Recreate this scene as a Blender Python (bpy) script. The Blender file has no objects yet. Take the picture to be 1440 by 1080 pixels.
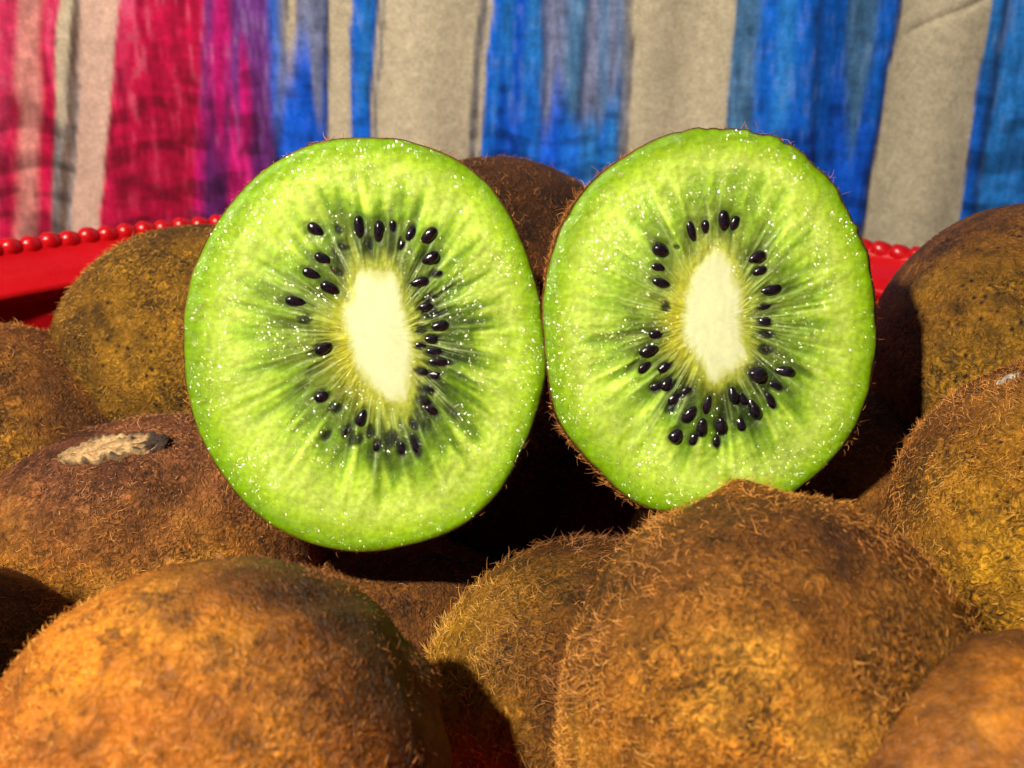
import bpy, math, random
import numpy as np
from mathutils import Vector, Matrix, Quaternion

# ---------------------------------------------------------------- units: code in centimetres, scene in metres
CM = 0.01
sc = bpy.context.scene
col = sc.collection
rng = np.random.default_rng(11)
random.seed(4)

# ---------------------------------------------------------------- camera
F = 1544.0                                   # focal length in photo pixels (1440 wide)
PITCH = math.radians(19.3)
ROLL = math.radians(1.6)
CAM = np.array([0.0, 0.0, 11.6])             # cm
fwd = np.array([0, math.cos(PITCH), -math.sin(PITCH)])
rgt0 = np.array([1.0, 0, 0])
up0 = np.array([0, math.sin(PITCH), math.cos(PITCH)])
# camera rolled a little anticlockwise: level lines fall to the right in the picture
rgt = math.cos(ROLL) * rgt0 + math.sin(ROLL) * up0
upv = -math.sin(ROLL) * rgt0 + math.cos(ROLL) * up0
cd = bpy.data.cameras.new('camera')
cam = bpy.data.objects.new('camera', cd)
col.objects.link(cam)
M = Matrix(((rgt[0], upv[0], -fwd[0]), (rgt[1], upv[1], -fwd[1]), (rgt[2], upv[2], -fwd[2])))
cam.matrix_world = Matrix.Translation(Vector(CAM * CM)) @ M.to_4x4()
cd.sensor_width = 36
cd.lens = 36 * F / 1440
cd.clip_start = 0.005
cd.clip_end = 20
cd.dof.use_dof = True
cd.dof.focus_distance = 0.149
cd.dof.aperture_fstop = 36
sc.camera = cam

def at(px, py, d):
    """the point (cm) that lies d cm deep in the place, measured at a photo position"""
    return CAM + fwd * d + rgt * ((px - 720) / F * d) + upv * (-(py - 540) / F * d)

def on_plane(px, py, p0, n):
    v = fwd + rgt * ((px - 720) / F) + upv * (-(py - 540) / F)
    t = np.dot(p0 - CAM, n) / np.dot(v, n)
    return CAM + v * t

# ---------------------------------------------------------------- world and lamps
w = bpy.data.worlds.new('World')
sc.world = w
w.use_nodes = True
bg = w.node_tree.nodes['Background']
bg.inputs[0].default_value = (0.75, 0.85, 1.0, 1)
bg.inputs[1].default_value = 0.010

def area_light(name, loc_cm, target_cm, size_cm, power, colour):
    ld = bpy.data.lights.new(name, 'AREA')
    ld.shape = 'DISK'
    ld.size = size_cm * CM
    ld.energy = power
    ld.color = colour
    o = bpy.data.objects.new(name, ld)
    col.objects.link(o)
    o.location = Vector(np.array(loc_cm) * CM)
    d = Vector(np.array(target_cm, float)) - Vector(np.array(loc_cm, float))
    o.rotation_euler = d.to_track_quat('-Z', 'Y').to_euler()
    return o

area_light('key_lamp', (-18.8, -7.2, 31.5), (0, 14, 6), 2.0, 2.9, (1.0, 0.90, 0.74))
area_light('room_lamp', (10, 8, 70), (0, 20, 5), 30, 0.10, (0.86, 0.92, 1.0))

vs = sc.view_settings
vs.view_transform = 'Standard'
vs.look = 'None'
vs.exposure = 0
vs.gamma = 1
sc.cycles.use_denoising = True
sc.cycles.max_bounces = 8
sc.cycles.caustics_reflective = False
sc.cycles.caustics_refractive = False
sc.cycles.sample_clamp_indirect = 4

# ---------------------------------------------------------------- helpers
def make_obj(name, data, parent=None, mat=None):
    o = bpy.data.objects.new(name, data)
    col.objects.link(o)
    if parent is not None:
        o.parent = parent
    if mat is not None:
        data.materials.append(mat)
    return o

def tag(o, label, cat, group=None):
    o['label'] = label
    o['category'] = cat
    if group:
        o['group'] = group

def mesh_from(name, verts_cm, faces, smooth=True):
    me = bpy.data.meshes.new(name)
    v = np.asarray(verts_cm, float) * CM
    me.from_pydata(v.tolist(), [], faces if isinstance(faces, list) else faces.tolist())
    if smooth:
        me.polygons.foreach_set('use_smooth', np.ones(len(me.polygons), bool))
    me.update()
    return me

def grid_faces(nr, nc, wrap=True):
    i = np.arange(nr - 1)[:, None]
    m = nc if wrap else nc - 1
    j = np.arange(m)[None, :]
    j2 = (j + 1) % nc
    return np.stack([i * nc + j, i * nc + j2, (i + 1) * nc + j2, (i + 1) * nc + j], -1).reshape(-1, 4)

def smooth(a, b, x):
    t = np.clip((x - a) / (b - a), 0, 1)
    return t * t * (3 - 2 * t)

def vnoise(x, y, nx, ny, seed, wrapx=True):
    """value noise, x and y in cells; x repeats every nx cells when wrapped"""
    r = np.random.default_rng(seed)
    g = r.random((nx + 2, ny + 3))
    x = np.asarray(x, float); y = np.clip(np.asarray(y, float), 0, ny + 0.999)
    xi = np.floor(x).astype(int); yi = np.floor(y).astype(int)
    fx = x - xi; fy = y - yi
    fx = fx * fx * (3 - 2 * fx); fy = fy * fy * (3 - 2 * fy)
    if wrapx:
        a, b = xi % nx, (xi + 1) % nx
    else:
        a, b = np.clip(xi, 0, nx), np.clip(xi + 1, 0, nx + 1)
    return (g[a, yi] * (1 - fx) * (1 - fy) + g[b, yi] * fx * (1 - fy) + g[a, yi + 1] * (1 - fx) * fy + g[b, yi + 1] * fx * fy)

def noise3(p, freq, seed, octaves=3):
    """smooth pseudo noise from summed waves, about -1..1"""
    r = np.random.default_rng(seed)
    out = np.zeros(len(p)); amp = 1.0; tot = 0
    for o in range(octaves):
        for k in range(5):
            d = r.normal(size=3); d /= np.linalg.norm(d)
            out += amp * np.sin((p @ d) * freq * (0.7 + 0.6 * r.random()) + r.random() * 6.28 + 1.3 * np.sin((p @ np.roll(d, 1)) * freq * 0.6))
        tot += amp * 2.2
        amp *= 0.5; freq *= 2.1
    return out / tot

def set_color(me, name, rgb):
    a = me.color_attributes.new(name, 'FLOAT_COLOR', 'POINT')
    c = np.ones((len(rgb), 4), np.float32); c[:, :3] = rgb
    a.data.foreach_set('color', c.ravel())

# ---------------------------------------------------------------- materials
class NT:
    def __init__(self, name):
        self.m = bpy.data.materials.new(name)
        self.m.use_nodes = True
        self.t = self.m.node_tree
        self.p = self.t.nodes['Principled BSDF']
    def n(self, kind, **kw):
        nd = self.t.nodes.new(kind)
        for k, v in kw.items():
            if k.startswith('i_'):
                nd.inputs[k[2:].replace('_', ' ')].default_value = v
            else:
                setattr(nd, k, v)
        return nd
    def l(self, a, b):
        self.t.links.new(a, b)
    def coords(self):
        return self.n('ShaderNodeTexCoord').outputs['Object']
    def noise(self, scale, detail=3, rough=0.55, vec=None):
        nd = self.n('ShaderNodeTexNoise')
        nd.inputs['Scale'].default_value = scale
        nd.inputs['Detail'].default_value = detail
        nd.inputs['Roughness'].default_value = rough
        if vec is not None:
            self.l(vec, nd.inputs['Vector'])
        return nd.outputs['Fac']
    def ramp(self, fac, stops):
        nd = self.n('ShaderNodeValToRGB')
        while len(nd.color_ramp.elements) < len(stops):
            nd.color_ramp.elements.new(0.5)
        for e, (p, c) in zip(nd.color_ramp.elements, stops):
            e.position = p
            e.color = (c, c, c, 1) if not hasattr(c, '__len__') else (*c, 1)
        self.l(fac, nd.inputs['Fac'])
        return nd.outputs['Color']
    def mix(self, fac, a, b, blend='MIX'):
        nd = self.n('ShaderNodeMix', data_type='RGBA', blend_type=blend)
        def put(sock, v):
            if hasattr(v, 'is_linked') or isinstance(v, bpy.types.NodeSocket):
                self.l(v, sock)
            else:
                sock.default_value = v if not hasattr(v, '__len__') else (*v, 1)
        put(nd.inputs[0], fac); put(nd.inputs[6], a); put(nd.inputs[7], b)
        return nd.outputs[2]
    def math(self, op, a, b=0.0):
        nd = self.n('ShaderNodeMath', operation=op)
        for s, v in ((nd.inputs[0], a), (nd.inputs[1], b)):
            if isinstance(v, bpy.types.NodeSocket):
                self.l(v, s)
            else:
                s.default_value = v
        return nd.outputs[0]
    def bump(self, h, strength, dist, prev=None):
        nd = self.n('ShaderNodeBump')
        nd.inputs['Strength'].default_value = strength
        nd.inputs['Distance'].default_value = dist
        self.l(h, nd.inputs['Height'])
        if prev is not None:
            self.l(prev, nd.inputs['Normal'])
        return nd.outputs['Normal']

def skin_material(name, pa, pb, speck=0.5, seed=0.0, gloss=0.0):
    k = NT(name)
    mp = k.n('ShaderNodeMapping')
    mp.inputs['Location'].default_value = (seed * 0.37, seed * 0.11, seed * 0.23)
    k.l(k.coords(), mp.inputs['Vector'])
    v = mp.outputs['Vector']
    big = k.noise(60, 3, 0.6, v)
    tone = k.n('ShaderNodeAttribute', attribute_name='tone')
    ca = k.ramp(big, [(0.32, pa[0]), (0.52, pa[1]), (0.70, pa[2])])
    cb = k.ramp(big, [(0.32, pb[0]), (0.52, pb[1]), (0.70, pb[2])])
    c = k.mix(tone.outputs['Fac'], ca, cb)
    # matted felt: swirling fibre-like grain
    fn = k.n('ShaderNodeTexNoise')
    fn.inputs['Scale'].default_value = 900; fn.inputs['Detail'].default_value = 4; fn.inputs['Roughness'].default_value = 0.6; fn.inputs['Distortion'].default_value = 1.8
    k.l(v, fn.inputs['Vector'])
    fine = fn.outputs['Fac']
    f = k.ramp(fine, [(0.36, 0.12), (0.50, 0.70), (0.66, 1.75)])
    # felt is dense in some places and worn in others
    worn = k.ramp(k.noise(95, 3, 0.6, v), [(0.40, 0.25), (0.62, 1.0)])
    c = k.mix(k.math('MULTIPLY', worn, 1.0 - 0.6 * gloss), c, k.mix(1.0, c, f, 'MULTIPLY'))
    mot = k.ramp(k.noise(260, 3, 0.6, v), [(0.32, 0.5), (0.5, 1.0), (0.68, 1.35)])
    c = k.mix(1.0, c, mot, 'MULTIPLY')
    vo = k.n('ShaderNodeTexVoronoi')
    vo.inputs['Scale'].default_value = 680
    vo.inputs['Randomness'].default_value = 1.0
    k.l(v, vo.inputs['Vector'])
    sp = k.ramp(vo.outputs['Distance'], [(0.12, 1.0), (0.32, 0.0)])
    sm = k.ramp(k.noise(200, 2, 0.5, v), [(0.42, 0.0), (0.54, 1.0)])
    spf = k.math('MULTIPLY', k.math('MULTIPLY', sp, sm), speck)
    c = k.mix(spf, c, (0.016, 0.007, 0.003))
    k.l(c, k.p.inputs['Base Color'])
    k.p.inputs['Roughness'].default_value = 0.6 - 0.16 * gloss
    k.p.inputs['Specular IOR Level'].default_value = 0.3 + 0.2 * gloss
    n1 = k.bump(fine, 1.0, 0.0010 * (1 - 0.6 * gloss))
    n2 = k.bump(k.noise(2600, 3, 0.6, v), 0.6, 0.0002, n1)
    k.l(n2, k.p.inputs['Normal'])
    return k.m

def fuzz_material(name, fa, fb):
    k = NT(name)
    hi = k.n('ShaderNodeHairInfo')
    tone = k.n('ShaderNodeAttribute', attribute_name='tone')
    def rp(f):
        return k.ramp(hi.outputs['Random'], [(0.0, f[0]), (0.65, f[1]), (1.0, tuple(min(1, x * 1.8 + 0.02) for x in f[1]))])
    k.l(k.mix(tone.outputs['Fac'], rp(fa), rp(fb)), k.p.inputs['Base Color'])
    k.p.inputs['Roughness'].default_value = 0.42
    k.p.inputs['Specular IOR Level'].default_value = 0.4
    return k.m

def flesh_material(name, grain=1.0):
    k = NT(name)
    a = k.n('ShaderNodeVertexColor', layer_name='flesh')
    v = k.coords()
    gran = k.noise(1500, 2, 0.5, v)
    mott = k.noise(520, 3, 0.6, v)
    c = k.mix(1.0, a.outputs['Color'], k.ramp(gran, [(0.3, 1 - 0.16 * grain), (0.5, 1.0), (0.72, 1 + 0.18 * grain)]), 'MULTIPLY')
    c = k.mix(1.0, c, k.ramp(mott, [(0.3, 1 - 0.12 * grain), (0.55, 1.0), (0.75, 1 + 0.10 * grain)]), 'MULTIPLY')
    k.l(c, k.p.inputs['Base Color'])
    k.p.inputs['Subsurface Weight'].default_value = 0.15
    k.p.inputs['Subsurface Radius'].default_value = (0.9, 1.0, 0.35)
    k.p.inputs['Subsurface Scale'].default_value = 0.0007
    k.p.inputs['Roughness'].default_value = 0.5
    k.p.inputs['Specular IOR Level'].default_value = 0.15
    wet = k.ramp(k.noise(900, 2, 0.5, v), [(0.44, 0.0), (0.56, grain)])
    k.l(wet, k.p.inputs['Coat Weight'])
    k.p.inputs['Coat Roughness'].default_value = 0.07
    k.p.inputs['Coat IOR'].default_value = 1.55
    n1 = k.bump(mott, 0.35 * grain, 0.0004)
    n2 = k.bump(k.noise(1900, 2, 0.55, v), 1.0, 0.0006 * grain, n1)
    k.l(n1, k.p.inputs['Normal'])
    k.l(n2, k.p.inputs['Coat Normal'])
    return k.m

def plain(name, c, rough, spec=0.5, coat=0.0, **kw):
    k = NT(name)
    k.p.inputs['Base Color'].default_value = (*c, 1)
    k.p.inputs['Roughness'].default_value = rough
    k.p.inputs['Specular IOR Level'].default_value = spec
    k.p.inputs['Coat Weight'].default_value = coat
    for a, b in kw.items():
        k.p.inputs[a.replace('_', ' ')].default_value = b
    return k.m

M_FLESH = flesh_material('kiwi_flesh')
M_CORE = flesh_material('kiwi_core', 0.25)
k = NT('kiwi_seed')
k.l(k.ramp(k.noise(900, 2, 0.5, k.coords()), [(0.35, (0.004, 0.003, 0.006)), (0.7, (0.016, 0.010, 0.018))]), k.p.inputs['Base Color'])
k.p.inputs['Roughness'].default_value = 0.2
k.p.inputs['Coat Weight'].default_value = 0.6
k.p.inputs['Coat Roughness'].default_value = 0.08
k.l(k.bump(k.noise(2200, 2, 0.5, k.coords()), 0.35, 0.0002), k.p.inputs['Normal'])
M_SEED = k.m
k = NT('kiwi_juice')
gl = k.n('ShaderNodeBsdfGlossy'); gl.inputs['Roughness'].default_value = 0.20
tr = k.n('ShaderNodeBsdfTransparent')
gl.inputs['Color'].default_value = (0.38, 0.43, 0.34, 1)
ms = k.n('ShaderNodeAddShader')
k.l(tr.outputs[0], ms.inputs[0]); k.l(gl.outputs[0], ms.inputs[1])
k.l(ms.outputs[0], k.t.nodes['Material Output'].inputs['Surface'])
k.t.nodes.remove(k.p)
M_DROP = k.m

# red plastic
k = NT('red_plastic')
v = k.coords()
k.l(k.ramp(k.noise(60, 3, 0.5, v), [(0.3, (0.50, 0.004, 0.008)), (0.7, (0.62, 0.006, 0.012))]), k.p.inputs['Base Color'])
k.l(k.ramp(k.noise(240, 3, 0.6, v), [(0.3, 0.22), (0.7, 0.36)]), k.p.inputs['Roughness'])
k.p.inputs['Subsurface Weight'].default_value = 0.0
k.l(k.bump(k.noise(300, 2, 0.5, v), 0.15, 0.0004), k.p.inputs['Normal'])
M_RED = k.m

# ---------------------------------------------------------------- the printed cloth behind and under the tray
CLOTH_Y = 31.0
def cloth_x(px, row):
    """cloth coordinate (cm from the middle) of a stripe edge measured at a photo row"""
    return on_plane(px, row, np.array([0, CLOTH_Y, 0]), np.array([0, 1.0, 0]))[0]
def cloth_z(row, px=720):
    return on_plane(px, row, np.array([0, CLOTH_Y, 0]), np.array([0, 1.0, 0]))[2]

def build_cloth():
    nx, n1 = 760, 300
    xs = np.linspace(-33, 33, nx)
    z_top, z_bot = 24.0, -0.05
    R = 2.5
    # path: down the wall, round a soft bend, forward under the tray
    path = []
    for z in np.concatenate([np.linspace(z_top, 13.5, 36)[:-1], np.linspace(13.5, z_bot + R, 190)]):
        path.append((CLOTH_Y, z))
    for a in np.linspace(0, math.pi / 2, 10)[1:]:
        path.append((CLOTH_Y - R + R * math.cos(a), z_bot + R - R * math.sin(a)))
    for y in np.linspace(CLOTH_Y - R, -8, 50)[1:]:
        path.append((y, z_bot))
    path = np.array(path)
    n1 = len(path)
    arc = np.concatenate([[0], np.cumsum(np.hypot(*np.diff(path, axis=0).T))])
    X = np.repeat(xs[None, :], n1, 0); Y = np.repeat(path[:, :1], nx, 1); Z = np.repeat(path[:, 1:], nx, 1)
    P = np.stack([X, Y, Z], -1).reshape(-1, 3)
    hang = smooth(2.6, 4.5, P[:, 2])
    fold = 0.28 * np.sin(P[:, 0] * 0.55 + 0.8 + 0.05 * P[:, 2]) + 0.14 * np.sin(P[:, 0] * 1.35 + 2.0 - 0.09 * P[:, 2]) + 0.05 * np.sin(P[:, 0] * 3.1)
    P[:, 1] += fold * hang
    # one slack crease, upper right
    c0 = np.array([cloth_x(1285, 46), cloth_z(46, 1285)]); c1 = np.array([cloth_x(1400, -8), cloth_z(-8, 1400)])
    dv = (c1 - c0) / np.linalg.norm(c1 - c0)
    rel = P[:, [0, 2]] - c0
    tt = rel @ dv; dd = rel @ np.array([-dv[1], dv[0]]) - 0.02 * np.sin(tt * 3)
    crease = np.exp(-(dd / 0.09) ** 2) * smooth(-0.3, 0.3, tt) * (1 - smooth(5, 7, tt)) * hang
    P[:, 1] += 0.10 * crease
    # ---- the print: stripes listed left to right as edges at two heights, with colours at the top and lower down
    beige = (0.56, 0.49, 0.35); pinkb = (0.64, 0.44, 0.36); grey = (0.20, 0.19, 0.20); brown = (0.13, 0.09, 0.07)
    red = (0.50, 0.004, 0.06); crim = (0.36, 0.002, 0.04); pink = (0.56, 0.03, 0.11); pale = (0.60, 0.24, 0.22)
    mag = (0.46, 0.004, 0.15); pur = (0.10, 0.010, 0.12); vio = (0.13, 0.03, 0.22); navy = (0.010, 0.016, 0.06)
    blu = (0.004, 0.13, 0.68); sat = (0.003, 0.095, 0.68); lav = (0.17, 0.20, 0.36); ste = (0.06, 0.17, 0.36); sky = (0.02, 0.20, 0.66)
    S = [  # px at row 0, px at row 300, colour up, colour low
        (-900, -900, red, crim), (-620, -640, beige, beige), (-520, -540, blu, sat), (-380, -390, beige, beige), (-330, -340, red, red), (-210, -220, pinkb, beige), (-130, -135, pink, red), (-70, -70, pale, pale), (-25, -30, pink, pink),
        (22, 6, pale, red), (30, 24, pale, pale), (56, 52, red, red), (66, 58, pink, red), (80, 74, beige, grey), (98, 84, brown, brown), (110, 96, pinkb, grey), (114, 103, pinkb, pinkb),
        (166, 140, pink, red), (186, 160, red, crim), (240, 232, crim, crim), (250, 242, red, crim), (288, 268, vio, mag), (300, 280, mag, pur), (326, 318, vio, mag), (352, 358, vio, pur), (386, 392, blu, navy),
        (398, 400, grey, sat), (410, 405, beige, sat), (420, 412, lav, sat), (459, 461, navy, navy), (464, 465, beige, beige), (494, 498, blu, sat), (508, 506, sky, blu), (522, 516, blu, blu), (528, 519, navy, navy), (531, 521, beige, beige), (536, 523, grey, grey), (541, 526, beige, beige),
        (672, 652, grey, grey), (682, 664, beige, beige), (690, 672, blu, blu), (708, 688, sky, sat), (724, 706, sat, sat), (744, 722, sky, blu), (764, 756, navy, sat), (770, 764, lav, sat), (800, 786, ste, blu), (822, 806, navy, blu), (830, 812, lav, sky), (846, 840, ste, blu), (858, 848, lav, sky),
        (874, 864, ste, navy), (880, 868, grey, grey), (892, 878, beige, beige),
        (1030, 1012, ste, ste), (1066, 1048, blu, sat), (1092, 1072, sky, blu), (1116, 1094, blu, sat), (1146, 1126, navy, navy), (1152, 1132, blu, sat), (1190, 1168, ste, sat), (1238, 1200, blu, sat), (1264, 1212, navy, navy), (1271, 1219, beige, beige),
        (1396, 1354, sky, blu), (1412, 1372, navy, navy), (1424, 1380, sky, sky), (1480, 1440, blu, sat), (1560, 1520, beige, beige), (1700, 1660, blu, sat), (1880, 1840, beige, beige), (1980, 1950, mag, red), (2150, 2100, beige, beige), (2300, 2260, blu, sat)]
    x0 = np.array([cloth_x(s[0], 0) for s in S]); x3 = np.array([cloth_x(s[1], 300) for s in S])
    z0 = np.array([cloth_z(0, s[0]) for s in S]); z3 = np.array([cloth_z(300, s[1]) for s in S])
    slope = (x3 - x0) / (z3 - z0)
    up = np.array([s[2] for s in S]); lo = np.array([s[3] for s in S])
    zz = np.where(P[:, 2] > 2.0, P[:, 2], 2.0)          # stripes run straight on below
    # ragged brush edges
    wob = 0.10 * (vnoise(P[:, 0] * 1.2 + 60, zz * 0.7 + 20, 200, 60, 5) - 0.5) + 0.07 * (vnoise(P[:, 0] * 4 + 300, zz * 1.6 + 50, 700, 110, 6) - 0.5)
    Xw = P[:, 0] + wob
    # paint gets denser lower down, with a brushed, uneven border
    stroke = vnoise(P[:, 0] * 4 + 300, zz * 0.3 + 10, 800, 40, 8)
    lowf = smooth(-0.9, 1.2, (8.9 - zz) + (stroke - 0.5) * 3.6)[:, None]
    C = np.repeat(up[:1], len(P), 0)
    for i in range(1, len(S)):
        e = x0[i] + slope[i] * (zz - z0[i])
        pb = lambda c_: c_[0] > 0.38 and c_[1] > 0.3
        sf_ = 0.05 if (pb(S[i][2]) or pb(S[i - 1][2])) else 0.17
        m = smooth(-sf_, sf_, Xw - e)[:, None]
        C = C * (1 - m) + (up[i] * (1 - lowf) + lo[i] * lowf) * m
    lowf = lowf[:, 0]
    # dry brush streaks, along the stroke and (in the dense paint) across it
    isbeige = smooth(0.12, 0.45, np.minimum(np.abs(C - np.array(beige)).sum(1), np.abs(C - np.array(pinkb)).sum(1)))
    s1 = vnoise(P[:, 0] * 6 + 400, zz * 0.8 + 20, 900, 70, 9)
    s2 = vnoise(P[:, 0] * 14 + 900, zz * 2.2 + 60, 1900, 150, 10)
    s3 = vnoise(P[:, 0] * 1.1 + 50, zz * 3.4 + 0.5 * np.sin(P[:, 0] * 2) + 90, 160, 190, 12)
    s4 = vnoise(P[:, 0] * 2.6 + 120, zz * 9 + 220, 400, 480, 15)
    s5 = vnoise(P[:, 0] * 26 + 1500, zz * 3.0 + 80, 3000, 200, 16)
    streak = 0.22 + 0.55 * s1 + 0.50 * s2 + 0.36 * s4 + 0.36 * s5
    across = 1 - 0.5 * smooth(0.45, 0.75, s3) * lowf
    painted = C * (streak * across)[:, None]
    whitish = smooth(0.60, 0.85, s1 * 0.3 + s2 * 0.4 + s5 * 0.4) * (1 - lowf * 0.75) * 0.22
    painted = painted * (1 - whitish[:, None]) + np.array((0.30, 0.32, 0.42)) * whitish[:, None]
    plainc = C * (0.93 + 0.14 * vnoise(P[:, 0] * 0.8 + 40, zz * 0.8 + 4, 120, 50, 14))[:, None]
    Cc = plainc * (1 - isbeige[:, None]) + painted * isbeige[:, None]
    me = mesh_from('printed_cloth', P, grid_faces(n1, nx, wrap=False))
    set_color(me, 'print', np.clip(Cc, 0, 1))
    k = NT('printed_cloth')
    a = k.n('ShaderNodeVertexColor', layer_name='print')
    v = k.coords()
    wv = k.noise(1500, 3, 0.6, v)
    c = k.mix(1.0, a.outputs['Color'], k.ramp(wv, [(0.3, 0.72), (0.5, 1.0), (0.7, 1.25)]), 'MULTIPLY')
    c = k.mix(1.0, c, k.ramp(k.noise(330, 4, 0.6, v), [(0.3, 0.82), (0.55, 1.0), (0.75, 1.15)]), 'MULTIPLY')
    k.l(c, k.p.inputs['Base Color'])
    k.p.inputs['Roughness'].default_value = 0.85
    k.p.inputs['Specular IOR Level'].default_value = 0.2
    k.l(k.bump(wv, 0.5, 0.0004), k.p.inputs['Normal'])
    o = make_obj('printed_cloth', me, None, k.m)
    so = o.modifiers.new('thickness', 'SOLIDIFY'); so.thickness = 0.0006; so.offset = -1
    tag(o, 'beige cloth with brushed blue and crimson stripes hanging behind the red tray', 'cloth')
build_cloth()

# ---------------------------------------------------------------- the red tray
RIM_Z = CAM[2] - 5.00
TRAY_C = np.array([0.0, 13.6, 0.0])
RIM_R = 13.0
def build_tray():
    t = bpy.data.objects.new('serving_tray', None); col.objects.link(t)
    t.location = Vector(TRAY_C * CM)
    tag(t, 'round red plastic tray with a beaded rim holding the kiwis', 'tray')
    # body profile (radius, height): outside from the foot up, over the lip, down the inside
    prof = [(0.0, 0.02), (11.2, 0.02), (11.8, 0.10), (12.2, 0.5), (12.42, RIM_Z - 1.7), (12.46, RIM_Z - 0.60), (12.98, RIM_Z - 0.22), (13.10, RIM_Z - 0.08), (13.06, RIM_Z + 0.07), (12.93, RIM_Z + 0.13), (12.80, RIM_Z + 0.07), (12.74, RIM_Z - 0.08), (12.6, RIM_Z - 0.18),
            (12.2, RIM_Z - 0.42), (11.98, RIM_Z - 0.62), (11.96, RIM_Z - 0.72), (12.04, RIM_Z - 0.82), (12.16, RIM_Z - 0.95), (12.18, RIM_Z - 2.0), (11.95, 0.8), (11.4, 0.34), (10.8, 0.22), (0.0, 0.22)]
    prof = np.array(prof)
    # resample finely
    seg = np.concatenate([[0], np.cumsum(np.hypot(*np.diff(prof, axis=0).T))])
    s = np.unique(np.concatenate([np.linspace(0, seg[-1], 120), seg]))
    pr = np.interp(s, seg, prof[:, 0]); pz = np.interp(s, seg, prof[:, 1])
    n = 180
    a = np.linspace(0, 2 * math.pi, n, endpoint=False)
    V = np.stack([pr[:, None] * np.cos(a), pr[:, None] * np.sin(a), np.repeat(pz[:, None], n, 1)], -1).reshape(-1, 3)
    me = mesh_from('tray_body', V, grid_faces(len(pr), n))
    make_obj('tray_body', me, t, M_RED)
    # the twisted beads along the rim, each its own piece
    nb = 196
    th = np.linspace(0, math.pi, 9); ph = np.linspace(0, 2 * math.pi, 12, endpoint=False)
    ps = np.abs(np.sin(th))[:, None] ** 0.55
    B = np.stack([0.205 * ps * np.cos(ph), 0.30 * np.cos(th)[:, None] * np.ones(12), 0.20 * ps * np.sin(ph)], -1).reshape(-1, 3)
    bm = mesh_from('bead', B, grid_faces(9, 12)[:, ::-1])
    bm.materials.append(M_RED)
    for i in range(nb):
        an = 2 * math.pi * i / nb
        o = bpy.data.objects.new('bead', bm); col.objects.link(o); o.parent = t
        o.location = Vector((12.93 * math.cos(an), 12.93 * math.sin(an), RIM_Z + 0.005 + 0.012 * math.sin(i * 2.7))) * CM
        o.rotation_euler = (math.radians(24), 0, an + math.radians(22))
build_tray()

# ---------------------------------------------------------------- fuzz
def fuzz(name, parent, V, Nn, Fq, count, mat, length, lift, radius, seed, mask=None, comb=None, tone=None, stand=0.28):
    """short curly hairs rooted on the quads Fq; V, Nn in cm in the parent's space"""
    r = np.random.default_rng(seed)
    q = V[Fq]
    ar = np.linalg.norm(np.cross(q[:, 2] - q[:, 0], q[:, 3] - q[:, 1]), axis=1) * 0.5
    if mask is not None:
        ar = ar * mask[Fq].mean(1)
    fc = q.mean(1)
    ar = ar * np.clip(0.62 + 0.95 * noise3(fc, 1.9, seed + 8, 3) + 0.35 * noise3(fc, 7.0, seed + 9, 2), 0.10, 2)
    ar /= ar.sum()
    f = r.choice(len(Fq), count, p=ar)
    u, v = r.random(count), r.random(count)
    wts = np.stack([(1 - u) * (1 - v), u * (1 - v), u * v, (1 - u) * v], -1)[..., None]
    p = (q[f] * wts).sum(1)
    n = (Nn[Fq][f] * wts).sum(1); n /= np.linalg.norm(n, axis=1)[:, None] + 1e-9
    # a slowly turning lie of the fuzz, plus plenty of disorder
    g = np.stack([noise3(p, 1.1, seed + 1, 2), noise3(p, 1.1, seed + 2, 2), noise3(p, 1.1, seed + 3, 2)], -1)
    g += r.normal(size=(count, 3)) * 0.48
    if comb is not None:
        g += comb
    t = g - n * (g * n).sum(1)[:, None]
    t /= np.linalg.norm(t, axis=1)[:, None] + 1e-9
    b = np.cross(n, t)
    clump = 0.65 + 0.7 * np.clip(0.5 + noise3(p, 6.0, seed + 5, 2), 0, 1)
    L = length * (0.35 + 0.9 * r.random(count) ** 1.5) * clump
    lf = lift * (0.3 + 1.2 * r.random(count) ** 2)
    up_ = r.random(count) < stand
    L = np.where(up_, L * 1.15, L)
    base_el = np.where(up_, r.uniform(0.5, 1.25, count), np.arctan(lf * 2.4))
    droop = np.where(up_, r.uniform(0.2, 0.8, count), 0.95)
    curl = r.normal(size=count) * 1.5
    wig = r.normal(size=count) * 0.35; wph = r.random(count) * 6.28
    K = 6
    P = np.zeros((count, K, 3))
    P[:, 0] = p - n * 0.012
    step = (L / (K - 1))[:, None]
    for i in range(1, K):
        s_ = i / (K - 1)
        ang = curl * s_ + wig * np.sin(s_ * 5 + wph)
        el = base_el * (1 - droop * s_)
        d = (t * np.cos(ang)[:, None] + b * np.sin(ang)[:, None]) * np.cos(el)[:, None] + n * np.sin(el)[:, None]
        P[:, i] = P[:, i - 1] + d * step
    # keep the ends above the curved skin
    hc = bpy.data.hair_curves.new(name)
    hc.add_curves([K] * count)
    hc.attributes['position'].data.foreach_set('vector', (P * CM).astype(np.float32).ravel())
    rad = np.repeat(np.array([1, 0.95, 0.85, 0.7, 0.5, 0.2])[None, :], count, 0) * (radius * (0.6 + 0.8 * r.random(count)))[:, None]
    ra = hc.attributes.get('radius') or hc.attributes.new('radius', 'FLOAT', 'POINT')
    ra.data.foreach_set('value', (rad * CM).astype(np.float32).ravel())
    tn = np.zeros(count) if tone is None else (tone[Fq][f] * wts[..., 0]).sum(1)
    ta = hc.attributes.new('tone', 'FLOAT', 'CURVE')
    ta.data.foreach_set('value', tn.astype(np.float32))
    o = make_obj(name, hc, parent, mat)
    o['kind'] = 'stuff'
    return o

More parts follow.
